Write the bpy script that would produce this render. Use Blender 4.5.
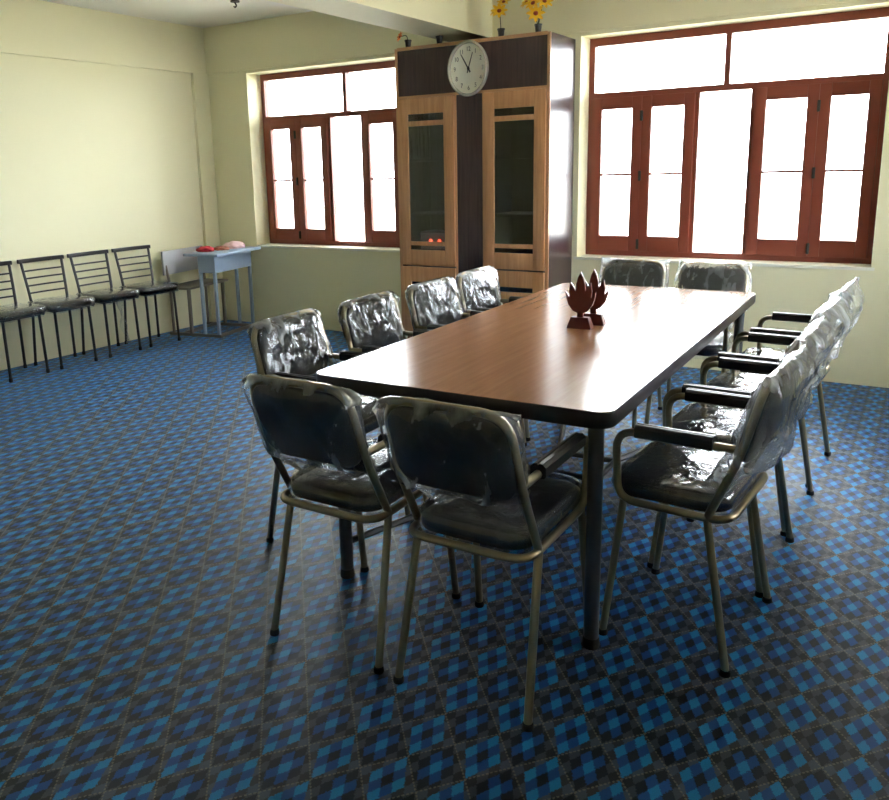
import bpy, bmesh, math, random
from mathutils import Vector, Matrix, noise
R = math.radians
for o in list(bpy.data.objects): bpy.data.objects.remove(o)
SC = bpy.context.scene; COL = SC.collection
random.seed(4)

# ---------------------------------------------------------------- camera
cd = bpy.data.cameras.new('camera'); cam = bpy.data.objects.new('camera', cd); COL.objects.link(cam)
YAW, PITCH, ROLL, FPX, PPX, PPY = -0.5684, 0.2162, -0.0257, 820.67, -38.57, -51.98
fw = Vector((math.sin(YAW)*math.cos(PITCH), math.cos(YAW)*math.cos(PITCH), -math.sin(PITCH)))
rt = Vector((math.cos(YAW), -math.sin(YAW), 0)); up = rt.cross(fw)
r2 = rt*math.cos(ROLL)+up*math.sin(ROLL); u2 = -rt*math.sin(ROLL)+up*math.cos(ROLL)
m = Matrix((r2, u2, -fw)).transposed().to_4x4(); m.translation = (5.7822, -5.7334, 1.4076)
cam.matrix_world = m
cd.sensor_width = 36; cd.lens = FPX*36/889; cd.shift_x = -PPX/889; cd.shift_y = PPY/889
cd.clip_start = .05; cd.clip_end = 500
SC.camera = cam

# ---------------------------------------------------------------- daylight
W = bpy.data.worlds.new('overcast_sky'); SC.world = W; W.use_nodes = True
bg = W.node_tree.nodes['Background']; bg.inputs[0].default_value = (.93, .97, 1, 1); bg.inputs[1].default_value = 9.0
SC.view_settings.view_transform = 'Standard'; SC.view_settings.look = 'None'
SC.view_settings.gamma = 1; SC.view_settings.use_curve_mapping = False
SC.view_settings.exposure = 1.75

# ---------------------------------------------------------------- materials
class NT:
    """small helper around a material's node tree"""
    def __init__(s, name):
        s.m = bpy.data.materials.new(name); s.m.use_nodes = True; s.t = s.m.node_tree; s.n = s.t.nodes
        s.b = s.n['Principled BSDF']; s.out = s.n['Material Output']
    def node(s, kind, **kw):
        q = s.n.new(kind)
        for k, v in kw.items(): setattr(q, k, v)
        return q
    def put(s, sock, v):
        if isinstance(v, bpy.types.NodeSocket): s.t.links.new(v, sock)
        else: sock.default_value = v
    def math(s, op, a, b=0.0, c=0.0):
        q = s.node('ShaderNodeMath', operation=op)
        for i, v in enumerate((a, b, c)): s.put(q.inputs[i], v)
        return q.outputs[0]
    def mix(s, f, a, b):
        q = s.node('ShaderNodeMix', data_type='RGBA')
        s.put(q.inputs[0], f); s.put(q.inputs[6], a); s.put(q.inputs[7], b)
        return q.outputs[2]
    def coord(s, scale=(1, 1, 1), rot=(0, 0, 0)):
        c = s.node('ShaderNodeTexCoord'); q = s.node('ShaderNodeMapping')
        q.inputs['Scale'].default_value = scale; q.inputs['Rotation'].default_value = rot
        s.t.links.new(c.outputs['Object'], q.inputs[0]); return q.outputs[0]
    def noise(s, vec, scale, detail=3, rough=.5, dist=0):
        q = s.node('ShaderNodeTexNoise'); s.put(q.inputs['Vector'], vec)
        q.inputs['Scale'].default_value = scale; q.inputs['Detail'].default_value = detail
        q.inputs['Roughness'].default_value = rough; q.inputs['Distortion'].default_value = dist
        return q.outputs[0]
    def ramp(s, f, a, b, lo=0., hi=1.):
        q = s.node('ShaderNodeMapRange'); s.put(q.inputs[0], f)
        for i, v in enumerate((a, b, lo, hi)): q.inputs[i+1].default_value = v
        return q.outputs[0]
    def bump(s, h, strength=.2, dist=.01):
        q = s.node('ShaderNodeBump'); q.inputs['Strength'].default_value = strength
        q.inputs['Distance'].default_value = dist; s.t.links.new(h, q.inputs['Height'])
        s.t.links.new(q.outputs[0], s.b.inputs['Normal']); return q.outputs[0]
    def set(s, **kw):
        names = dict(col='Base Color', rough='Roughness', metal='Metallic', spec='Specular IOR Level', coat='Coat Weight', coatr='Coat Roughness', sheen='Sheen Weight', sheenr='Sheen Roughness', emit='Emission Color', emits='Emission Strength')
        for k, v in kw.items(): s.put(s.b.inputs[names[k]], v)
        return s.m
def lin(r, g, b):
    f = lambda c: (c/255/12.92) if c/255 <= .04045 else ((c/255+.055)/1.055)**2.4
    return (f(r), f(g), f(b), 1)
M = {}
def plain(name, rgb, rough=.5, metal=0., var=.12, scale=8, bump=0., bscale=60, **kw):
    t = NT(name); v = t.coord(); n = t.noise(v, scale, 4)
    c = lin(*rgb); d = tuple(x*(1-var) for x in c[:3])+(1,); e = tuple(min(1, x*(1+var)) for x in c[:3])+(1,)
    t.set(col=t.mix(n, d, e), rough=rough, metal=metal, **kw)
    if bump: t.bump(t.noise(v, bscale, 3), bump, .004)
    M[name] = t.m; return t.m
plain('wall_paint', (238, 233, 196), .7, var=.03, scale=1.2, bump=.08, bscale=40)
plain('ceiling_paint', (236, 234, 222), .8, var=.03, scale=1.5)
plain('white_plaster', (240, 238, 220), .7, var=.02)
plain('window_paint', (132, 64, 48), .42, var=.1, scale=12)
plain('black_vinyl', (30, 28, 28), .38, var=.2, scale=20, bump=.15, bscale=160)
plain('arm_plastic', (22, 21, 23), .33, var=.15)
plain('rubber', (16, 15, 15), .7)
plain('table_edge', (33, 24, 24), .35)
plain('table_steel', (92, 92, 96), .38, metal=.6, var=.1)
plain('black_paint', (24, 23, 24), .3, var=.15)
plain('desk_paint', (146, 164, 184), .4, var=.06)
plain('bench_paint', (196, 196, 202), .5, var=.05)
plain('bench_wood', (112, 104, 92), .45, var=.12)
plain('carved_wood', (106, 46, 38), .42, var=.2, scale=30)
plain('clock_face', (246, 246, 232), .35, var=.02)
plain('clock_rim', (205, 200, 190), .25, metal=.5, var=.05)
plain('ink', (24, 24, 28), .5)
plain('cabinet_inside', (70, 58, 54), .6)
plain('oak_trim', (196, 148, 108), .4, var=.12)
plain('pot_plastic', (22, 20, 24), .4)
plain('stem_green', (44, 60, 34), .6)
plain('petal_yellow', (246, 196, 30), .5, var=.15, scale=40)
plain('petal_orange', (238, 130, 50), .5, var=.15, scale=40)
plain('flower_heart', (150, 50, 20), .6)
plain('cloth_red', (176, 40, 52), .8, bump=.3)
plain('cloth_pink', (226, 190, 190), .8, bump=.3)
plain('cloth_brown', (150, 96, 76), .8, bump=.3)
plain('device_grey', (120, 122, 126), .4)
plain('ground_pale', (190, 185, 170), .9)
plain('hook_iron', (60, 58, 55), .5, metal=.5)
t = NT('lamp_red'); t.set(col=(1, .05, .02, 1), emit=(1, .08, .03, 1), emits=2.5); M['lamp_red'] = t.m
# chair tube: dull brass-grey chrome
t = NT('chair_steel'); n = t.noise(t.coord(), 3, 2)
t.set(col=t.mix(n, lin(150, 139, 116), lin(168, 156, 130)), rough=.28, metal=.9); M['chair_steel'] = t.m
# glass
def glass(name, tint, refl):
    t = NT(name); tr = t.node('ShaderNodeBsdfTransparent'); tr.inputs[0].default_value = tint
    gl = t.node('ShaderNodeBsdfGlossy'); gl.inputs['Roughness'].default_value = .02
    fr = t.node('ShaderNodeFresnel'); fr.inputs[0].default_value = 1.45
    f = t.math('MULTIPLY', fr.outputs[0], refl)
    mx = t.node('ShaderNodeMixShader'); t.put(mx.inputs[0], f); t.t.links.new(tr.outputs[0], mx.inputs[1]); t.t.links.new(gl.outputs[0], mx.inputs[2])
    t.t.links.new(mx.outputs[0], t.out.inputs[0]); M[name] = t.m
glass('window_glass', (.97, .98, .98, 1), .9); glass('cabinet_glass', (.6, .63, .68, 1), 2.2)
# table laminate, grain along the length (y)
t = NT('table_laminate'); v = t.coord((14, .7, 8)); n = t.noise(v, 3, 6, .6, .6)
n2 = t.noise(t.coord((60, 2, 20)), 3, 3)
c = t.mix(t.ramp(n, .3, .7), lin(164, 116, 84), lin(180, 132, 98)); c = t.mix(t.ramp(n2, .4, .8, 0, .14), c, lin(146, 100, 70))
t.set(col=c, rough=.19, spec=1.0); M['table_laminate'] = t.m
# oak doors, grain upright
t = NT('oak'); v = t.coord((16, 16, 1)); n = t.noise(v, 3, 5, .6, .4)
t.set(col=t.mix(t.ramp(n, .3, .7), lin(184, 130, 88), lin(210, 160, 116)), rough=.36); M['oak'] = t.m
t = NT('wenge'); v = t.coord((22, 22, 1)); n = t.noise(v, 3, 5, .6, .3)
t.set(col=t.mix(t.ramp(n, .3, .7), lin(48, 32, 38), lin(78, 56, 58)), rough=.27, spec=.6); M['wenge'] = t.m
# clear packing film: thin, creased, milky where folded
def film(name, lo, hi, sc, bumpd=.012, gloss=1.7, rough=.07):
    t = NT(name); v = t.coord((1, 1, .4), (.3, .5, .2)); n = t.noise(v, sc, 4, .55, 1.0); n2 = t.noise(t.coord((1, 1, .3), (0, .7, .9)), sc*2, 3, .5, .8)
    b = t.node('ShaderNodeBump'); b.inputs['Strength'].default_value = .8; b.inputs['Distance'].default_value = bumpd
    t.t.links.new(t.math('ADD', n, n2), b.inputs['Height'])
    tr = t.node('ShaderNodeBsdfTransparent'); tr.inputs[0].default_value = (.96, .97, .98, 1)
    di = t.node('ShaderNodeBsdfDiffuse'); di.inputs[0].default_value = (.82, .85, .87, 1)
    tl = t.node('ShaderNodeBsdfTranslucent'); tl.inputs[0].default_value = (.84, .87, .9, 1)
    gl = t.node('ShaderNodeBsdfGlossy'); gl.inputs['Roughness'].default_value = rough; gl.inputs[0].default_value = (.95, .97, 1, 1)
    fr = t.node('ShaderNodeFresnel'); fr.inputs[0].default_value = 1.5
    for s_ in (di, tl, gl, fr): t.t.links.new(b.outputs[0], s_.inputs['Normal'])
    def mixs(f, a, c):
        q = t.node('ShaderNodeMixShader'); t.put(q.inputs[0], f); t.t.links.new(a, q.inputs[1]); t.t.links.new(c, q.inputs[2]); return q.outputs[0]
    milk = mixs(.72, di.outputs[0], tl.outputs[0])
    at = t.node('ShaderNodeAttribute'); at.attribute_name = 'crease'
    f = t.math('MINIMUM', t.math('ADD', t.ramp(t.math('MULTIPLY', n, n2), .2, .4, lo, hi), t.math('MULTIPLY', at.outputs['Fac'], .5)), .9)
    body = mixs(f, tr.outputs[0], milk)
    t.t.links.new(mixs(t.math('MULTIPLY', fr.outputs[0], gloss), body, gl.outputs[0]), t.out.inputs[0]); M[name] = t.m
film('packing_film', .04, .38, 8, .01, 1.0, .11); film('seat_film', .01, .2, 9, .006); film('loose_film', .1, .5, 8, .012, .8, .12)
# plaid carpet: diagonal tartan lattice of 3x3 blocks, drawn in world metres
t = NT('plaid_carpet'); tc = t.node('ShaderNodeTexCoord'); sp = t.node('ShaderNodeSeparateXYZ'); t.t.links.new(tc.outputs['Object'], sp.inputs[0])
wv = t.noise(tc.outputs['Object'], 220, 2); wob = t.math('MULTIPLY', t.math('SUBTRACT', wv, .5), .05)
p = t.math('DIVIDE', t.math('SUBTRACT', sp.outputs[0], 5.451), .157); q = t.math('DIVIDE', t.math('SUBTRACT', sp.outputs[1], -3.252), .185)
s = t.math('ADD', t.math('ADD', p, q), wob); d = t.math('ADD', t.math('SUBTRACT', p, q), wob)
fs = t.math('FLOOR', t.math('ADD', s, .5)); fd = t.math('FLOOR', t.math('ADD', d, .5))
ls = t.math('ABSOLUTE', t.math('SUBTRACT', s, fs)); ld = t.math('ABSOLUTE', t.math('SUBTRACT', d, fd))
par = t.math('FLOORED_MODULO', t.math('ADD', fs, fd), 2)          # 0: dark heart, 1: light heart
def block(po, qo):
    """five-square motif around a lattice point: returns (inside, light-corner mask, heart mask, other)"""
    a = t.math('SUBTRACT', p, po); a = t.math('SUBTRACT', a, t.math('ROUND', a)); b = t.math('SUBTRACT', q, qo); b = t.math('SUBTRACT', b, t.math('ROUND', b))
    a = t.math('ADD', t.math('DIVIDE', a, .2), wob2); b = t.math('DIVIDE', b, .318)
    u = t.math('ABSOLUTE', t.math('ADD', a, b)); w = t.math('ABSOLUTE', t.math('SUBTRACT', a, b))
    iu, iw = t.math('LESS_THAN', u, .5), t.math('LESS_THAN', w, .5)
    ins = t.math('MULTIPLY', t.math('LESS_THAN', u, 1.5), t.math('LESS_THAN', w, 1.5))
    heart = t.math('MULTIPLY', iu, iw); edge = t.math('ABSOLUTE', t.math('SUBTRACT', iu, iw))
    chk = t.math('FLOORED_MODULO', t.math('ADD', t.math('ROUND', u), t.math('ROUND', w)), 2)
    return ins, heart, edge, chk
wob2 = t.math('MULTIPLY', t.math('SUBTRACT', wv, .5), .5)
LIGHT, MID, DARK, GREY, BROWN = lin(30, 144, 216), lin(20, 80, 158), lin(6, 6, 30), lin(80, 90, 110), lin(50, 44, 50)
i1, h1, e1, k1 = block(0, 0); i2, h2, e2, k2 = block(.5, .5)
gp = t.mix(par, t.mix(k1, GREY, lin(58, 52, 60)), t.mix(k2, lin(28, 24, 30), lin(70, 72, 82)))
c1 = t.mix(e1, t.mix(h1, LIGHT, DARK), MID); c2 = t.mix(e2, t.mix(h2, DARK, LIGHT), MID)
col = t.mix(i2, t.mix(i1, gp, c1), c2)
dash_s = t.math('MULTIPLY', t.math('GREATER_THAN', ls, .482), t.math('GREATER_THAN', t.math('FRACT', t.math('MULTIPLY', d, 11)), .4))
dash_d = t.math('MULTIPLY', t.math('GREATER_THAN', ld, .482), t.math('GREATER_THAN', t.math('FRACT', t.math('MULTIPLY', s, 11)), .4))
col = t.mix(t.math('MULTIPLY', t.math('MAXIMUM', dash_s, dash_d), .38), col, lin(178, 172, 150))
pile = t.noise(tc.outputs['Object'], 420, 2); col = t.mix(t.ramp(pile, .3, .7, 0, .35), col, (.01, .012, .018, 1))
t.set(col=col, rough=.5, spec=.4, sheen=1.0, sheenr=.25); t.put(t.b.inputs['Specular Tint'], (.6, .85, 1, 1)); t.put(t.b.inputs['Sheen Tint'], t.mix(.5, col, (.3, .62, 1, 1))); t.bump(pile, .15, .002); M['plaid_carpet'] = t.m

# ---------------------------------------------------------------- mesh helpers
class MB:
    def __init__(s): s.v = []; s.f = []
    def add(s, vs, fs):
        o = len(s.v); s.v += [Vector(a) for a in vs]; s.f += [[i+o for i in f] for f in fs]; return s
    def box(s, x0, x1, y0, y1, z0, z1, b=0):
        if b <= 0:
            return s.add([(x, y, z) for z in (z0, z1) for y in (y0, y1) for x in (x0, x1)],
                         [(0, 2, 3, 1), (4, 5, 7, 6), (0, 1, 5, 4), (2, 6, 7, 3), (0, 4, 6, 2), (1, 3, 7, 5)])
        bm = bmesh.new(); bmesh.ops.create_cube(bm, size=1)
        for v in bm.verts: v.co = Vector(((x0+x1)/2+v.co.x*(x1-x0), (y0+y1)/2+v.co.y*(y1-y0), (z0+z1)/2+v.co.z*(z1-z0)))
        bmesh.ops.bevel(bm, geom=bm.edges[:], offset=b, segments=2, affect='EDGES', profile=.6)
        bm.verts.index_update(); s.add([v.co.copy() for v in bm.verts], [[v.index for v in f.verts] for f in bm.faces]); bm.free(); return s
    def prism(s, pts, a, b, axis='z'):
        """extrude an outline (list of 2d points) between a and b along an axis"""
        n = len(pts)
        def P(u, w, h): return {'z': (u, w, h), 'y': (u, h, w), 'x': (h, u, w)}[axis]
        return s.add([P(u, w, a) for u, w in pts]+[P(u, w, b) for u, w in pts],
                     [list(range(n))[::-1], list(range(n, 2*n))]+[(i, (i+1) % n, n+(i+1) % n, n+i) for i in range(n)])
    def tube(s, pts, r, n=10, fillet=0., seg=5, closed=False):
        P = [Vector(a) for a in pts]; Q = []
        for i, a in enumerate(P):
            if (0 < i < len(P)-1) and fillet > 0:
                u = P[i-1]-a; w = P[i+1]-a; L = min(fillet, u.length*.49, w.length*.49)
                A_, B_ = a+u.normalized()*L, a+w.normalized()*L
                for k in range(seg+1):
                    tt = k/seg; Q.append(A_.lerp(a, tt).lerp(a.lerp(B_, tt), tt))
            else: Q.append(a)
        rad = r if callable(r) else (lambda k: r)
        T = (Q[1]-Q[0]).normalized(); ref = Vector((0, 0, 1)) if abs(T.z) < .9 else Vector((1, 0, 0))
        N = T.cross(ref).normalized(); vs = []
        for i, a in enumerate(Q):
            t2 = (Q[min(i+1, len(Q)-1)]-Q[max(i-1, 0)]).normalized()
            N = (N-t2*N.dot(t2)).normalized(); B = t2.cross(N)
            for k in range(n):
                an = 2*math.pi*k/n; vs.append(a+(N*math.cos(an)+B*math.sin(an))*rad(i/(len(Q)-1)))
        fs = [(i*n+k, i*n+(k+1) % n, (i+1)*n+(k+1) % n, (i+1)*n+k) for i in range(len(Q)-1) for k in range(n)]
        fs += [list(range(n))[::-1], [(len(Q)-1)*n+k for k in range(n)]]
        return s.add(vs, fs)
    def lathe(s, prof, n=20, c=(0, 0, 0)):
        vs = [(c[0]+r*math.cos(2*math.pi*k/n), c[1]+r*math.sin(2*math.pi*k/n), c[2]+z) for r, z in prof for k in range(n)]
        m_ = len(prof)
        fs = [(i*n+k, i*n+(k+1) % n, (i+1)*n+(k+1) % n, (i+1)*n+k) for i in range(m_-1) for k in range(n)]
        return s.add(vs, fs+[list(range(n))[::-1], [(m_-1)*n+k for k in range(n)]])
    def rings(s, rings):
        n = len(rings[0]); vs = [p_ for r_ in rings for p_ in r_]
        fs = [(i*n+k, i*n+(k+1) % n, (i+1)*n+(k+1) % n, (i+1)*n+k) for i in range(len(rings)-1) for k in range(n)]
        return s.add(vs, fs+[list(range(n))[::-1], [(len(rings)-1)*n+k for k in range(n)]])
    def xf(s, mat): s.v = [mat @ a for a in s.v]; return s
    def build(s, name, mat, parent=None, loc=None, smooth=40):
        me = bpy.data.meshes.new(name); me.from_pydata([tuple(a) for a in s.v], [], s.f)
        bm = bmesh.new(); bm.from_mesh(me); bmesh.ops.recalc_face_normals(bm, faces=bm.faces[:]); bm.to_mesh(me); bm.free()
        if smooth:
            me.polygons.foreach_set('use_smooth', [True]*len(me.polygons)); me.set_sharp_from_angle(angle=R(smooth))
        me.materials.append(M[mat] if isinstance(mat, str) else mat)
        o = bpy.data.objects.new(name, me); COL.objects.link(o)
        if parent: o.parent = parent
        if loc: o.location = loc
        return o
def tag(o, label=None, cat=None, group=None, kind=None):
    for k, v in (('label', label), ('category', cat), ('group', group), ('kind', kind)):
        if v: o[k] = v
    return o
def thing(name, label, cat, loc=(0, 0, 0), rz=0, group=None):
    o = bpy.data.objects.new(name, None); COL.objects.link(o); o.location = loc; o.rotation_euler = (0, 0, rz)
    o.empty_display_size = .1
    return tag(o, label, cat, group)
def part(name, mat, parent, me_from): o = me_from.build(name, mat, parent); return o
def dup(root, loc, rz, label, group=None):
    def cp(o, par):
        c_ = o.copy(); COL.objects.link(c_); c_.parent = par
        for ch in [k for k in bpy.data.objects if k.parent == o]: cp(ch, c_)
        return c_
    r = cp(root, None); r.location = loc; r.rotation_euler = (0, 0, rz); r['label'] = label
    if group: r['group'] = group
    return r
def rrect(w, h, r, n=6, cx=0, cy=0):
    out = []
    for sx, sy, a0 in ((1, 1, 0), (-1, 1, 90), (-1, -1, 180), (1, -1, 270)):
        for k in range(n+1):
            a = R(a0+90*k/n); out.append((cx+sx*(w/2-r)+r*math.cos(a), cy+sy*(h/2-r)+r*math.sin(a)))
    return out

# ---------------------------------------------------------------- room shell
XR, YF, ZC = 7.2, -9.5, 2.69
ZB, ZT, REV, WT = .7407, 2.265, .18, .30
RW = (3.622, 5.502); LW = (.507, 2.387)
def struct(name, mb, mat, smooth=0): return tag(mb.build(name, mat, smooth=smooth), kind='structure')
f_ = struct('floor', MB().box(-.3, XR+.3, YF-.3, WT, -.12, 0), 'plaid_carpet')
struct('ceiling', MB().box(-.3, XR+.3, YF-.3, WT, ZC, ZC+.15), 'ceiling_paint')
wb = MB()
wb.box(-.3, XR+.3, 0, WT, 0, ZB).box(-.3, LW[0], 0, WT, ZB, ZT).box(LW[1], RW[0], 0, WT, ZB, ZT).box(RW[1], XR+.3, 0, WT, ZB, ZT).box(-.3, XR+.3, 0, WT, ZT, ZC)
struct('wall_back', wb, 'wall_paint')
struct('wall_left', MB().box(-.3, 0, YF, 0, 0, ZC), 'wall_paint')
SW = (-2.5, -.62)
struct('wall_right', MB().box(XR, XR+.3, YF, 0, 0, ZB).box(XR, XR+.3, YF, 0, ZT, ZC).box(XR, XR+.3, YF, SW[0], ZB, ZT).box(XR, XR+.3, SW[1], 0, ZB, ZT), 'wall_paint')
struct('wall_front', MB().box(-.3, XR+.3, YF-.3, YF, 0, ZC), 'wall_paint')
# concrete frame standing slightly proud of the infill: ring beams, corner column, ceiling beam
struct('trim_1', MB().box(0, .035, YF, 0, 2.29, ZC).box(0, .035, -.18, 0, 0, 2.29), 'wall_paint')
struct('trim_2', MB().box(.035, 2.62, -.018, 0, 2.29, ZC).box(2.95, XR, -.018, 0, 2.29, ZC), 'wall_paint')
struct('trim_3', MB().box(2.62, 2.95, YF, 0, 2.315, ZC), 'wall_paint')
g = MB().box(-60, 70, -60, 90, -3.3, -3.2).build('ground', 'ground_pale', smooth=0); tag(g, kind='structure')

def window(idx, x0):
    w = 1.88; z0, z1 = ZB, ZT; root = bpy.data.objects.new('window_%d' % idx, None); COL.objects.link(root); root.location = (x0, REV, z0)
    tag(root, kind='structure'); H = z1-z0
    y0, y1 = 0, .06
    fr = MB().box(0, .04, y0, y1, 0, H).box(w-.04, w, y0, y1, 0, H).box(.04, w-.04, y0, y1, H-.055, H).box(.04, w-.04, y0, y1, 0, .04)
    TR = (1.112, 1.152)     # transom bar
    fr.box(.04, w-.04, y0-.005, y1, TR[0], TR[1]); fr.box(w/2-.018, w/2+.018, y0, y1, TR[1], H-.055)
    fr.box(.745, .775, y0, y1, .04, TR[0]).box(1.1, 1.13, y0, y1, .04, TR[0])
    fr.build('window_frame', 'window_paint', root, smooth=0)
    for a, b in ((.04, w/2-.018), (w/2+.018, w-.04)):
        MB().box(a, b, .028, .032, TR[1], H-.055).build('pane', 'window_glass', root, smooth=0)
    MB().box(.775, 1.1, .028, .032, .04, TR[0]).build('pane', 'window_glass', root, smooth=0)
    for a, b, hinge in ((.038, .392, 1), (.392, .747, -1), (1.128, 1.503, 1), (1.503, w-.038, -1)):
        sw = .068; zb, zt = .038, 1.114; gz0, gz1 = .145, 1.035-.0
        sash = MB()
        sash.box(a, a+sw, -.022, .028, zb, zt, .004).box(b-sw, b, -.022, .028, zb, zt, .004)
        sash.box(a+sw, b-sw, -.02, .026, zb, gz0, .003).box(a+sw, b-sw, -.02, .026, gz1, zt, .003)
        so = sash.build('sash', 'window_paint', root)
        MB().box(a+sw, b-sw, -.012, .014, .572, .588).build('glazing_bar', 'window_paint', so, smooth=0)
        for c0, c1 in ((gz0, .572), (.588, gz1)):
            MB().box(a+sw, b-sw, .001, .005, c0, c1).build('pane', 'window_glass', so, smooth=0)
        if hinge == 1:
            for zz in (.09, .57, .98):
                MB().box(b-.008, b+.01, -.034, -.02, zz-.035, zz+.035, .003).tube([(b+.001, -.034, zz-.03), (b+.001, -.034, zz+.03)], .006, 8).build('hinge_bolt', 'hook_iron', so)
    return root
window(1, LW[0]); window(2, RW[0])
w3 = window(3, 0); w3.location = (XR+REV, SW[1], ZB); w3.rotation_euler = (0, 0, R(-90))
# thin cement sills
struct('trim_4', MB().box(LW[0]-.0, LW[1], -.012, REV, ZB-.018, ZB+.001), 'white_plaster')
struct('trim_5', MB().box(RW[0]-.02, RW[1]+.02, -.012, REV, ZB-.018, ZB+.001), 'white_plaster')

# ---------------------------------------------------------------- armchairs
def creased(pt, sd, amp):
    x, y, z = pt
    def ridge(v): return max(0, 1-abs(noise.noise(v))*4.5)**2
    a = ridge(Vector((x*6.5+z*4+sd, y*6, z*1.8-x*2.5)))+.8*ridge(Vector((x*7-z*5, y*7+sd*2, z*2.4+7)))+.25*ridge(Vector((x*17+sd*3, y*9, z*9)))
    return amp*(.9*a+.7*noise.noise(Vector((x*6+sd, y*6, z*5)))-.2)
def cushion(w, d, h, r, crown=.012):
    rg = []
    for sc, z in ((.9, 0), (.985, .006), (1, h*.35), (1, h*.6), (.985, h*.82), (.95, h*.95), (.86, h+crown*.25), (.65, h+crown*.7), (.35, h+crown*.95), (.08, h+crown)):
        rg.append([(x*(1-(1-sc)*min(w, d)/w), y*(1-(1-sc)*min(w, d)/d), z) for x, y in rrect(w, d, r, 6)])
    # inner rings shrink toward the centre
    out = []
    for (sc, z), q_ in zip(((.9, 0), (.985, .006), (1, h*.35), (1, h*.6), (.985, h*.82), (.95, h*.95), (.86, h+crown*.25), (.65, h+crown*.7), (.35, h+crown*.95), (.08, h+crown)), rg):
        out.append([(x*sc, y*sc, z) for x, y in rrect(w, d, r, 6)] if sc < .86 else q_)
    return MB().rings(out)
def armchair(name, hw, k, seed):
    t_ = thing(name, 'x', 'chair'); st = 'chair_steel'; tr = .0115; fs = .018
    zr, za, zt_ = .445, .655, .846
    MB().tube([(-hw, .077*k, zr+.002), (-hw, 0, za-.015), (-hw+.008, -.05*k, zt_), (hw-.008, -.05*k, zt_), (hw, 0, za-.015), (hw, .077*k, zr+.002)], tr, 10, .075, 6).build('back_frame', st, t_)
    MB().tube([(-hw, .25*k, zr), (-hw, .02*k, zr), (hw, .02*k, zr), (hw, .25*k, zr)], tr, 10, .065, 6).tube([(-hw, .31*k, zr), (hw, .31*k, zr)], .009, 8).build('seat_frame', st, t_)
    for s_ in (-1, 1):
        lg = MB().tube([(s_*hw, .078*k, zr), (s_*(hw+fs), 0, .014)], tr, 10).build('leg', st, t_)
        MB().lathe([(.0145, 0), (.0155, .004), (.0145, .016), (.012, .018)], 12, (s_*(hw+fs), 0, 0)).build('rubber_foot', 'rubber', lg)
        lg = MB().tube([(s_*(hw-.004), .318*k, zr), (s_*(hw+fs*.5), .365*k, .014)], tr, 10).build('leg', st, t_)
        MB().lathe([(.0145, 0), (.0155, .004), (.0145, .016), (.012, .018)], 12, (s_*(hw+fs*.5), .365*k, 0)).build('rubber_foot', 'rubber', lg)
        ar = MB().tube([(s_*hw, -.004*k, za), (s_*hw, .345*k, za), (s_*hw, .335*k, zr), (s_*hw, .22*k, zr)], tr, 10, .06, 6).build('arm_tube', st, t_)
        x = s_*hw; pr = [(-.021, -.012), (-.021, .012), (-.012, .021), (-.003, .022), (-.0025, .019), (.0025, .019), (.003, .022), (.012, .021), (.021, .012), (.021, -.012), (.015, -.017), (-.015, -.017)]
        MB().prism([(x+a, za+.006+b) for a, b in pr], .07*k, .285*k, 'y').build('arm_pad', 'arm_plastic', ar, smooth=25)
    sw, sd = 2*hw-.022, .345*k
    se = cushion(sw, sd, .04, .07, .016); se.xf(Matrix.Translation((0, .205*k, zr+.004))); so = se.build('seat', 'black_vinyl', t_)
    # backrest pad lies in the plane of the tilted back frame
    h = .242; bmid = Vector((0, -.02*k, .72)); tilt = math.atan2(.05*k, .2)
    mx = Matrix.Translation(bmid) @ Matrix.Rotation(tilt, 4, 'X') @ Matrix.Rotation(R(-90), 4, 'X')
    bk = cushion(2*hw-.014, h, .034, .065, .01); bk.xf(Matrix.Translation((0, 0, -.017))); bk.xf(mx); bo = bk.build('backrest', 'black_vinyl', t_)
    return t_, mx, sw, sd
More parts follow.
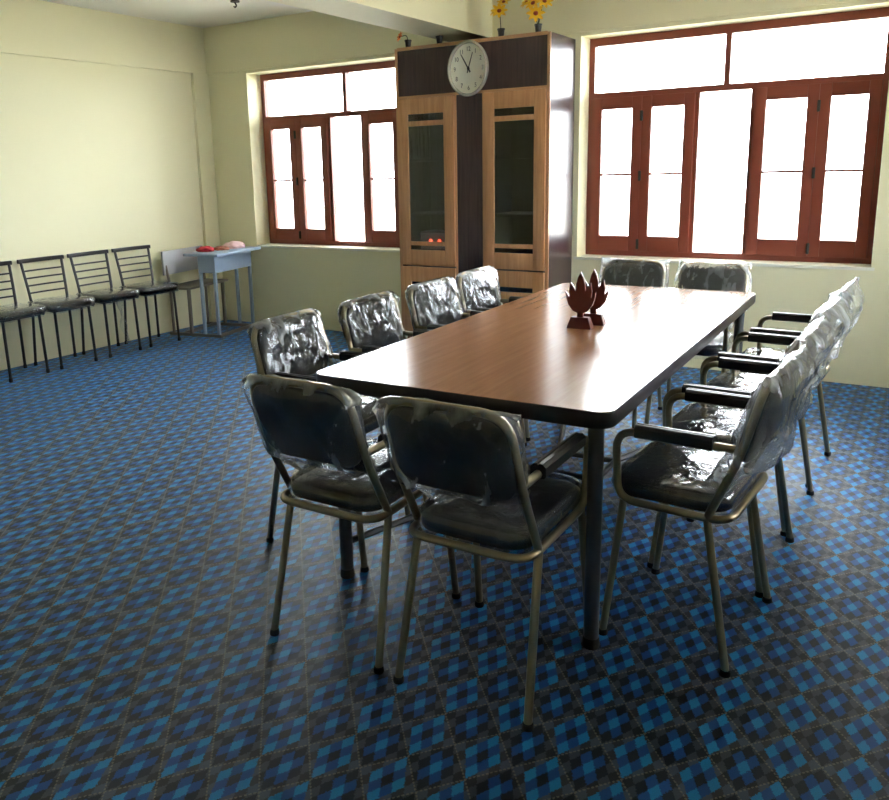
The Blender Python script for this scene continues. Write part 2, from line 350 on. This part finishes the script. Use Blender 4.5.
def wrap_back(t_, hw, k, mx, seed, loose=1.0):
    # open-bottomed film bag pulled over the back: square corners stick out past the rounded pad
    rnd = random.Random(seed); crs = []; nu, nv = 110, 46; Wd = hw+.02; top = .142; bot = -.225-(.03 if loose > 1.2 else 0)+rnd.uniform(-.02, .02); rows = []
    for j in range(nv+1):
        v = j/nv; z = bot+(top-bot)*v; row = []
        ear = max(0, (v-.86)/.14)
        for i in range(nu):
            a = 2*math.pi*i/nu; cx = math.cos(a); sy = math.sin(a)
            px = abs(cx)**.55*(1 if cx > 0 else -1)
            hw_ = Wd*(1+.03*math.sin(v*5+seed))-(.03 if v < .35 else 0)*(1-v/.35)*2
            x = px*hw_; th = .036*(1-.82*ear**1.5)*(loose if sy < 0 else 1)*(1+(loose-1)*.4*math.sin(v*7+x*9+seed))
            y = abs(sy)**.8*(1 if sy > 0 else -1)*th*(1-.55*max(0, abs(px)-.86)/.14)
            if v < .3: y += (-.02-.045*(1-v/.3))*(-1)
            zz = z-(.03*ear*(abs(px)**8) if loose <= 1.1 else -.01*ear*abs(px)**6)*(0 if (seed == 10 and px > 0) else 1)+(.03*noise.noise(Vector((x*9+seed, y*20, 3))) if v < .05 else 0)
            c_ = creased((x, y, z), seed*1.7, .009*(1+(loose-1)*.6))
            x2 = x+(.45 if abs(px) > .8 else .1)*min(c_, .012)*(1 if px > 0 else -1); y2 = y+c_*(1 if sy > 0 else -1)*.9
            row.append(mx @ Vector((x2, -zz, y2))); crs.append(min(1, max(0, c_/(.02*(1+(loose-1)*.6))-.12)*1.1+.55*max(0, (v-.9)/.1)))
        rows.append(row)
    b = MB(); n = nu; vs = [p_ for r_ in rows for p_ in r_]
    fs = [(i*n+q_, i*n+(q_+1) % n, (i+1)*n+(q_+1) % n, (i+1)*n+q_) for i in range(nv) for q_ in range(n)]
    fs += [(nv*n+q_, nv*n+(q_+1), nv*n+(n-q_-1), nv*n+(n-q_) % n) for q_ in range(1, n//2-1)] + [(nv*n, nv*n+1, nv*n+n-1), (nv*n+n//2-1, nv*n+n//2, nv*n+n//2+1)]
    b.add(vs, fs); o = b.build('back_wrap', 'loose_film' if loose > 1 else 'packing_film', t_, smooth=80)
    o.data.attributes.new('crease', 'FLOAT', 'POINT').data.foreach_set('value', crs); return o
def wrap_seat(t_, sw, sd, k, seed):
    rg = []
    for sc, z in ((.97, -.018), (1.0, .0), (1.02, .014), (1.022, .03), (1.01, .046), (.97, .056), (.9, .06), (.8, .0625), (.68, .064), (.54, .0655), (.4, .0665), (.25, .067), (.08, .067)):
        row = []
        for x, y in rrect(sw, sd, .07, 16):
            c_ = creased((x*sc, y*sc, z), seed*2.3+5, .0065)
            row.append((x*sc+(.6*c_ if sc > .96 else 0)*math.copysign(1, x), y*sc+(.6*c_ if sc > .96 else 0)*math.copysign(1, y), z+max(-.001, c_*.6)+.001))
        rg.append(row)
    b = MB(); n = len(rg[0]); vs = [p_ for r_ in rg for p_ in r_]
    fs = [(i*n+q_, i*n+(q_+1) % n, (i+1)*n+(q_+1) % n, (i+1)*n+q_) for i in range(len(rg)-1) for q_ in range(n)]+[[(len(rg)-1)*n+q_ for q_ in range(n)]]
    b.add(vs, fs); b.xf(Matrix.Translation((0, .205*k, .449))); return b.build('seat_wrap', 'seat_film', t_, smooth=75)
base = 'film-wrapped black armchair '
SPOT = [
 ('l', 3.725, -3.31, -90, base+'on the cabinet side, next to the table end without windows'),
 ('l', 3.75, -2.78, -90, base+'on the cabinet side, third from the cabinet'),
 ('l', 3.755, -2.24, -92, base+'on the cabinet side, second from the cabinet'),
 ('l', 3.745, -1.745, -90, base+'on the cabinet side, closest to the cabinet'),
 ('r', 5.432, -3.308, 86, base+'facing the cabinet, fourth from the window wall'),
 ('r', 5.435, -2.805, 87, base+'facing the cabinet, third from the window wall'),
 ('r', 5.44, -2.28, 86, base+'facing the cabinet, second from the window wall'),
 ('r', 5.455, -1.72, 87, base+'facing the cabinet, closest to the window wall'),
 ('n', 4.372, -4.02, 0, base+'facing the window, at the table end, nearer the slat-back chairs'),
 ('n', 4.838, -4.03, 0, base+'facing the window, beside the bare table leg and corner'),
 ('f', 4.362, -1.09, 180, base+'with its back to the window, on the cabinet side'),
 ('f', 4.80, -1.09, 180, base+'with its back to the window, away from the cabinet'),
]
PROTO = {}
for i, (side, x, y, rz, lab) in enumerate(SPOT):
    hw, k = {'l': (.203, 1.0), 'r': (.221, 1.0)}.get(side, (.178, 1.3))
    key = hw
    if key not in PROTO:
        t_, mx, sw, sd = armchair('armchair', hw, k, i); PROTO[key] = (t_, mx, sw, sd)
        c = dup(t_, (x, y, 0), R(rz), lab)
    else:
        t_, mx, sw, sd = PROTO[key]; c = dup(t_, (x, y, 0), R(rz), lab)
    c['group'] = 'armchairs in packing film around the table'
    wrap_back(c, hw, k, mx, i+1, {'r': 1.6, 'f': 1.15}.get(side, 1.0)); wrap_seat(c, sw, sd, k, i+1)
for t_, *_ in PROTO.values():
    for o in [q_ for q_ in bpy.data.objects if q_.parent and (q_.parent == t_ or q_.parent.parent == t_)]: bpy.data.objects.remove(o)
    bpy.data.objects.remove(t_)

# ---------------------------------------------------------------- table
TX, TY, TL, TW = 4.585, -2.508, 2.335, 1.02
tb = thing('conference_table', 'long wood-grain conference table with dark edge on grey steel legs', 'table', (TX, TY, 0), .0127)
MB().prism(rrect(TW-.006, TL-.006, .05, 8), .744, .75).build('table_top', 'table_laminate', tb, smooth=30)
eb = MB(); o_ = [rrect(TW+s_, TL+s_, .053, 8) for s_ in (-.006, 0, 0, -.012)]
eb.rings([[(x, y, z) for x, y in q_] for q_, z in zip(o_[::-1], (.7, .71, .744, .7485)) ]).build('edge_band', 'table_edge', tb)
ap = MB()
LX, LY = TW/2-.065, TL/2-.075
for s_ in (-1, 1): ap.box(s_*LX-.012, s_*LX+.012, -LY, LY, .69, .701); ap.box(-LX, LX, s_*LY-.012, s_*LY+.012, .69, .701)
ap.build('under_frame', 'table_steel', tb, smooth=0)
for sx in (-1, 1):
    for sy in (-1, 1):
        lg = MB().tube([(sx*LX, sy*LY, .02), (sx*LX, sy*LY, .7)], .0225, 14).build('leg', 'table_steel', tb)
        MB().lathe([(.024, 0), (.026, .006), (.024, .03), (.0228, .032)], 14, (sx*LX, sy*LY, 0)).build('rubber_foot', 'rubber', lg)
        MB().tube([(sx*LX, sy*LY, .13), (sx*.13, sy*.13, .13)], .013, 8).build('stretcher', 'table_steel', tb)
for s_ in (-1, 1):
    MB().tube([(-.145, s_*.125, .13), (.145, s_*.125, .13)], .013, 8).build('stretcher', 'table_steel', tb)
    MB().tube([(s_*.13, -.125, .13), (s_*.13, .125, .13)], .013, 8).build('stretcher', 'table_steel', tb)

# leaf-shaped carved ornaments standing one behind the other on the table
def leaf_outline():
    h = [(-.012, 0), (-.03, .008), (-.05, .034), (-.06, .065), (-.0635, .09), (-.054, .077), (-.0455, .066), (-.0475, .095), (-.042, .13), (-.03, .113), (-.021, .094), (-.0175, .125), (-.012, .15)]
    return h+[(0, .176)]+[(-a, b) for a, b in h[::-1]]
for i, (x, y, lab) in enumerate(((4.612, -2.575, 'dark carved wooden leaf ornament standing in front of its twin on the table'), (4.632, -2.475, 'dark carved wooden leaf ornament standing right behind its twin on the table'))):
    t_ = thing('leaf_ornament', lab, 'ornament', (x, y, .7505), R(6), 'carved leaf ornaments on the table'); t_.scale = (.95, .95, .95)
    bs = MB(); bs.rings([[(sx*a, sy*b, z) for sx, sy in ((-1, -1), (1, -1), (1, 1), (-1, 1))] for a, b, z in ((.052, .027, 0), (.05, .026, .01), (.038, .018, .046), (.036, .017, .048))]).build('base', 'carved_wood', t_, smooth=20)
    MB().box(-.013, .013, -.009, .009, .046, .075, .003).build('stem', 'carved_wood', t_)
    MB().prism([(a*1.02, b*1.0+.066) for a, b in leaf_outline()], -.008, .008, 'y').build('leaf_blade', 'carved_wood', t_, smooth=20)

# ---------------------------------------------------------------- cabinet
CX0, CX1, CD, CH = 2.394, 3.59, .466, 2.245
cb = thing('display_cabinet', 'tall dark cabinet with oak framed glass doors between the windows', 'cabinet', (CX0, -CD, 0)); cw = CX1-CX0
MB().box(0, .02, .0, CD-.02, 0, CH, .001).build('side_panel', 'wenge', cb, smooth=0)
MB().box(cw-.02, cw, .0, CD-.02, 0, CH, .001).build('side_panel', 'wenge', cb, smooth=0)
MB().box(.02, cw-.02, 0.02, CD-.02, CH-.02, CH).build('top_panel', 'wenge', cb, smooth=0)
MB().box(.02, cw-.02, CD-.03, CD-.02, .0, CH-.02).build('back_panel', 'cabinet_inside', cb, smooth=0)
for z in (.06, .665, 1.06, 1.46, 1.88): MB().box(.02, cw-.02, .05, CD-.03, z-.009, z+.009).build('shelf', 'cabinet_inside', cb, smooth=0)
MB().box(.02, cw-.02, .03, .05, 0, .08).build('plinth', 'wenge', cb, smooth=0)
MB().box(.02, cw-.02, .004, .024, 1.91, CH-.02).build('fascia', 'wenge', cb, smooth=0)
MB().box(.487, .711, .002, .024, .08, 1.91).build('centre_panel', 'wenge', cb, smooth=0)
for x in (.487, .711): MB().box(x-.009, x+.009, .024, CD-.03, .08, 1.88).build('partition', 'cabinet_inside', cb, smooth=0)
ed = MB().box(-.004, .016, -.006, .006, 0, CH).box(cw-.018, cw+.004, -.006, .006, 0, CH).box(.016, cw-.018, -.006, .006, CH-.016, CH+.006).box(.016, cw-.018, -.006, .006, 1.896, 1.914)
ed.box(.484, .496, -.006, .006, .08, 1.896).box(.702, .714, -.006, .006, .08, 1.896).build('edge_strip', 'oak_trim', cb, smooth=0)
for a, b in ((.018, .482), (.716, cw-.02)):
    for z0, z1, op in ((.69, 1.893, ((.805, .838), (.868, 1.7), (1.735, 1.785))), (.085, .678, ((.53, .565),))):
        xa, xb = a+.082, b-.082
        d = MB().box(a, xa, -.022, -.002, z0, z1, .002).box(xb, b, -.022, -.002, z0, z1, .002)
        zs = [z0]+[q_ for o_ in op for q_ in o_]+[z1]
        for j in range(0, len(zs), 2): d.box(xa, xb, -.02, -.003, zs[j], zs[j+1], .001)
        do = d.build('door', 'oak', cb)
        for o_ in op: MB().box(xa, xb, -.012, -.008, o_[0], o_[1]).build('pane', 'cabinet_glass', do, smooth=0)
        if z0 < .5: MB().box(xa, xb, -.012, -.004, .085+.1, .52).build('panel', 'oak', do, smooth=0)
# stabiliser box with two lit lamps inside the cabinet
dv = thing('power_unit', 'small grey electrical box with two red lamps behind the left cabinet door', 'electrical box', (2.65, -.3, .675))
MB().box(-.13, .1, -.09, .09, 0, .26, .008).build('body', 'device_grey', dv)
MB().box(-.12, .09, -.094, -.09, .13, .25, .001).build('dial_plate', 'bench_paint', dv)
for x in (-.03, .045): MB().lathe([(.014, 0), (.014, .004), (.009, .009), (.003, .011)], 14).xf(Matrix.Translation((x, -.0945, .19)) @ Matrix.Rotation(R(90), 4, 'X')).build('indicator_lamp', 'lamp_red', dv)

# clock hung on the fascia
ck = thing('wall_clock', 'round white-faced wall clock with pale rim hung on the cabinet front', 'clock', (3.0, -CD-.008, 2.062)); ck.scale = (.84, 1, 1)
RX = Matrix.Rotation(R(90), 4, 'X')
MB().lathe([(.165, 0), (.182, .006), (.186, .025), (.18, .04), (.17, .043), (.166, .034), (.165, .012)], 48).xf(RX).build('rim', 'clock_rim', ck)
MB().lathe([(.166, .005), (.166, .012), (.05, .0125), (.001, .0125)], 48).xf(RX).build('dial', 'clock_face', ck)
def text(body, size, name, mat, parent, mtx):
    cu = bpy.data.curves.new(name, 'FONT'); cu.body = body; cu.size = size; cu.align_x = 'CENTER'; cu.align_y = 'CENTER'; cu.extrude = .0006
    o = bpy.data.objects.new(name, cu); COL.objects.link(o); dg = bpy.context.evaluated_depsgraph_get()
    me = bpy.data.meshes.new_from_object(o.evaluated_get(dg)); bpy.data.objects.remove(o)
    me.transform(mtx); me.materials.clear(); me.materials.append(M[mat]); q_ = bpy.data.objects.new(name, me); COL.objects.link(q_); q_.parent = parent; return q_
for h_ in range(1, 13):
    a = R(30*h_); text(str(h_), .042, 'numeral', 'ink', ck, Matrix.Translation((.128*math.sin(a), -.0135, .128*math.cos(a))) @ RX)
for a, L, w_, nm in ((-35, .118, .006, 'minute_hand'), (21, .112, .0045, 'hour_hand')):
    MB().prism([(-w_, -.03), (w_, -.03), (w_*.6, L), (-w_*.6, L)], -.018, -.016, 'y').xf(Matrix.Rotation(R(a), 4, 'Y')).build(nm, 'ink', ck, smooth=0)
MB().lathe([(.011, .013), (.011, .02), (.004, .022)], 16).xf(RX).build('hub', 'ink', ck)

# artificial flowers along the top of the cabinet
def flower(parent, c, r, mat, tilt, az, np_=8):
    mt = Matrix.Translation(c) @ Matrix.Rotation(az, 4, 'Z') @ Matrix.Rotation(tilt, 4, 'X'); b = MB()
    for k in range(np_):
        a = 2*math.pi*k/np_; Z = Matrix.Rotation(a, 4, 'Z')
        pts = [(.15*r, -.1*r, 0), (.55*r, -.22*r, .1*r), (.85*r, -.15*r, .14*r), (1.05*r, 0, .08*r), (.85*r, .15*r, .14*r), (.55*r, .22*r, .1*r), (.15*r, .1*r, 0), (.55*r, 0, .04*r)]
        b.add([Z @ Vector(q_) for q_ in pts], [(0, 1, 7), (1, 2, 7), (2, 3, 7), (3, 4, 7), (4, 5, 7), (5, 6, 7), (6, 0, 7)])
    b.xf(mt); fo = b.build('flower', mat, parent, smooth=60)
    MB().lathe([(.24*r, 0), (.26*r, .06*r), (.16*r, .16*r), (.02*r, .19*r)], 10).xf(mt).build('flower_heart', 'flower_heart', fo)
def potted(x, y, lab, stems, heads):
    t_ = thing('potted_flower', lab, 'artificial flower', (x, y, CH+.0065), 0, 'little pots on the cabinet top')
    MB().lathe([(.016, 0), (.018, .004), (.023, .044), (.026, .045), (.026, .055), (.021, .055), (.019, .04)], 16).build('pot', 'pot_plastic', t_)
    for q_ in stems: MB().tube(q_, .003, 6, .02).build('stem', 'stem_green', t_)
    for c, r, mat, ti, az in heads: flower(t_, c, r, mat, R(ti), R(az))
yp = -CD+.045
potted(2.475, yp, 'black pot with bent orange flower at the clock-free left end of the cabinet top', [[(0, 0, .04), (-.01, 0, .09), (-.06, .0, .085)]], [((-.065, -.005, .082), .04, 'petal_orange', 70, -30)])
potted(2.735, yp, 'bare little black pot squeezed under the ceiling beam', [[(0, 0, .04), (.004, 0, .062)]], [])
potted(3.215, yp, 'black pot with single yellow flower head beside the ceiling beam', [[(0, 0, .04), (-.004, 0, .09), (-.008, -.0, .15)]], [((-.005, -.018, .165), .058, 'petal_yellow', 62, 25), ((-.05, .01, .172), .045, 'petal_yellow', 50, -40), ((.01, .02, .225), .05, 'petal_yellow', 40, 10)])
potted(3.485, yp, 'black pot with bushy yellow flower cluster over the right cabinet door', [[(0, 0, .04), (0, 0, .08), (-.004, 0, .12)], [(0, 0, .04), (.012, 0, .1), (.03, 0, .18)], [(0, 0, .04), (-.02, 0, .1), (-.045, 0, .17)]],
       [((-.006, -.03, .118), .062, 'petal_yellow', 72, 25), ((.045, -.01, .19), .06, 'petal_yellow', 60, 45), ((-.03, -.02, .185), .058, 'petal_yellow', 60, 0), ((-.085, 0, .2), .05, 'petal_yellow', 55, -30), ((.0, .01, .25), .055, 'petal_yellow', 40, 20)])

# ---------------------------------------------------------------- slat-back chairs along the left wall (face +x)
def slat_chair():
    t_ = thing('slat_back_chair', 'x', 'chair'); bp = 'black_paint'; r = .0105
    zs = .435
    for s_ in (-1, 1):
        # local: y = sideways, x = forward
        lg = MB().tube([(-.135, s_*.155, zs), (-.155, s_*.172, .012)], r, 8).build('leg', bp, t_); MB().lathe([(.012, 0), (.0135, .004), (.013, .026), (.011, .028)], 10, (-.155, s_*.172, 0)).build('rubber_foot', 'rubber', lg)
        lg = MB().tube([(.125, s_*.145, zs), (.14, s_*.15, .012)], r, 8).build('leg', bp, t_); MB().lathe([(.012, 0), (.0135, .004), (.013, .026), (.011, .028)], 10, (.14, s_*.15, 0)).build('rubber_foot', 'rubber', lg)
        MB().tube([(-.135, s_*.15, zs-.01), (-.15, s_*.157, .56), (-.19, s_*.17, .79)], r, 8, .06).build('back_post', bp, t_)
    MB().tube([(-.135, .155, zs), (.125, .15, zs), (.125, -.15, zs), (-.135, -.155, zs), (-.135, .155, zs)], .009, 8).build('seat_frame', bp, t_)
    cr = MB(); pr = [(-.011, -.015), (.011, -.015), (.013, 0), (.011, .015), (-.011, .015), (-.013, 0)]; rg = []
    for j in range(9):
        y = -.19+.38*j/8; rg.append([(-.193-.012*math.cos(y/.19*math.pi/2)+a, y, .795+b) for a, b in pr])
    cr.rings(rg).build('crest_rail', bp, t_)
    for z in (.555, .61, .665, .72):
        f = (z-.56)/.23; x = -.15-.04*f; w_ = .157+.013*f
        MB().tube([(x, -w_, z), (x-.012, 0, z), (x, w_, z)], .0068, 6, .1).build('slat', bp, t_)
    c_ = cushion(.36, .385, .04, .09, .014); c_.xf(Matrix.Translation((.0, 0, zs+.006))); c_.build('seat', 'black_vinyl', t_)
    return t_
sc0 = slat_chair(); SL = 'slat-back chair against the cream wall, '
spots = [(-2.355, .26, 'fourth from the desk'), (-1.93, .255, 'third from the desk'), (-1.5, .255, 'film strip hanging'), (-1.075, .25, 'next to the desk')]
for i, (y, x, lab) in enumerate(spots):
    c = dup(sc0, (x, y, 0), R((2, -1, 1, -2)[i]), 'black metal '+SL+lab, 'slat-back chairs along the left wall')
    # film over the seat
    w = wrap_seat(c, .36, .385, 1.0, i+31)
    w.data.transform(Matrix.Translation((0, -.205, -.008)))
    if i == 2:
        b = MB(); n_ = 10
        for j in range(n_+1):
            z = .47-.38*j/n_
            for u in (-1, -.3, .3, 1):
                ww = .025+.012*math.sin(j*1.3)
                b.v.append(Vector((.19+.012*math.sin(u*3+j), -.06+.012*math.sin(j*.9)+.05*j/n_+u*ww, z)))
        b.f = [(j*4+k_, j*4+k_+1, j*4+k_+5, j*4+k_+4) for j in range(n_) for k_ in range(3)]
        b.build('film_strip', 'packing_film', c, smooth=75)
for o in [q_ for q_ in bpy.data.objects if q_.parent and (q_.parent == sc0 or q_.parent.parent == sc0)]: bpy.data.objects.remove(o)
bpy.data.objects.remove(sc0)

# ---------------------------------------------------------------- school desk with attached bench, in the corner (sitter faces +x)
sd_ = thing('school_desk', 'grey-blue metal school desk joined to its own bench in the corner', 'desk', (.38, -.47, 0), R(10))
TOPZ = .735
MB().box(-.05, .3, -.33, .36, TOPZ-.025, TOPZ, .006).build('desk_top', 'desk_paint', sd_)
MB().box(.05, .225, -.27, .3, TOPZ-.17, TOPZ-.026, .004).build('book_box', 'desk_paint', sd_)
for x in (.065, .21):
    for y in (-.255, .285): MB().box(x-.0125, x+.0125, y-.0125, y+.0125, .025, TOPZ-.03, .002).build('leg', 'desk_paint', sd_)
ba = MB()
for y in (-.255, .255): ba.box(-.31, .24, y-.0125, y+.0125, 0, .025, .002)
ba.box(.1975, .2225, -.255, .285, 0, .025).box(-.2, -.175, -.255, .255, 0, .025).build('base_frame', 'bench_wood', sd_)
MB().box(-.32, -.04, -.3, .3, .415, .435, .005).build('bench_seat', 'bench_wood', sd_)
for y in (-.255, .255):
    MB().box(-.09, -.065, y-.0125, y+.0125, .025, .415, .002).build('bench_leg', 'bench_wood', sd_)
    MB().tube([(-.27, y, .025), (-.27, y, .44), (-.305, y, .62)], .0125, 8, .05).build('bench_leg', 'bench_wood', sd_)
MB().box(-.315, -.295, -.29, .29, .535, .745, .006).build('bench_back', 'bench_paint', sd_)
def lump(name, mat, label, cat, loc, sz, seed, rz=0):
    bm = bmesh.new(); bmesh.ops.create_icosphere(bm, subdivisions=4, radius=1)
    for v in bm.verts:
        n_ = v.co.normalized(); k_ = 1+.22*noise.noise(n_*2.3+Vector((seed, 0, 0)))+.1*abs(noise.noise(n_*6+Vector((0, seed, 0))))
        z = max(n_.z*k_, -.35)+.35
        v.co = Vector((n_.x*k_*sz[0], n_.y*k_*sz[1], z*sz[2]))
    me = bpy.data.meshes.new(name); bm.to_mesh(me); bm.free(); me.polygons.foreach_set('use_smooth', [True]*len(me.polygons)); me.materials.append(M[mat])
    o = bpy.data.objects.new(name, me); COL.objects.link(o); o.location = loc; o.rotation_euler = (0, 0, rz); return tag(o, label, cat, 'cloths on the school desk')
lump('folded_cloth', 'cloth_red', 'red cloth bundle on the school desk top', 'cloth', (.43, -.575, TOPZ+.001), (.075, .07, .032), 1)
lump('folded_cloth', 'cloth_brown', 'brownish folded cloth between red and pale bundles on the desk', 'cloth', (.47, -.425, TOPZ+.001), (.07, .065, .024), 5)
lump('folded_cloth', 'cloth_pink', 'pale pink cloth bundle on the school desk top', 'cloth', (.455, -.25, TOPZ+.001), (.095, .1, .042), 9)

# fan hook hanging from the ceiling
hk = thing('ceiling_hook', 'small dark fan hook hanging from the pale ceiling', 'hook', (1.12, -.74, ZC))
MB().lathe([(.035, -.012), (.035, 0)], 16).build('plate', 'hook_iron', hk)
MB().tube([(0, 0, -.005), (0, 0, -.02), (.015, 0, -.035), (.0, 0, -.05), (-.014, 0, -.04)], .006, 8, .02).build('hook', 'hook_iron', hk)
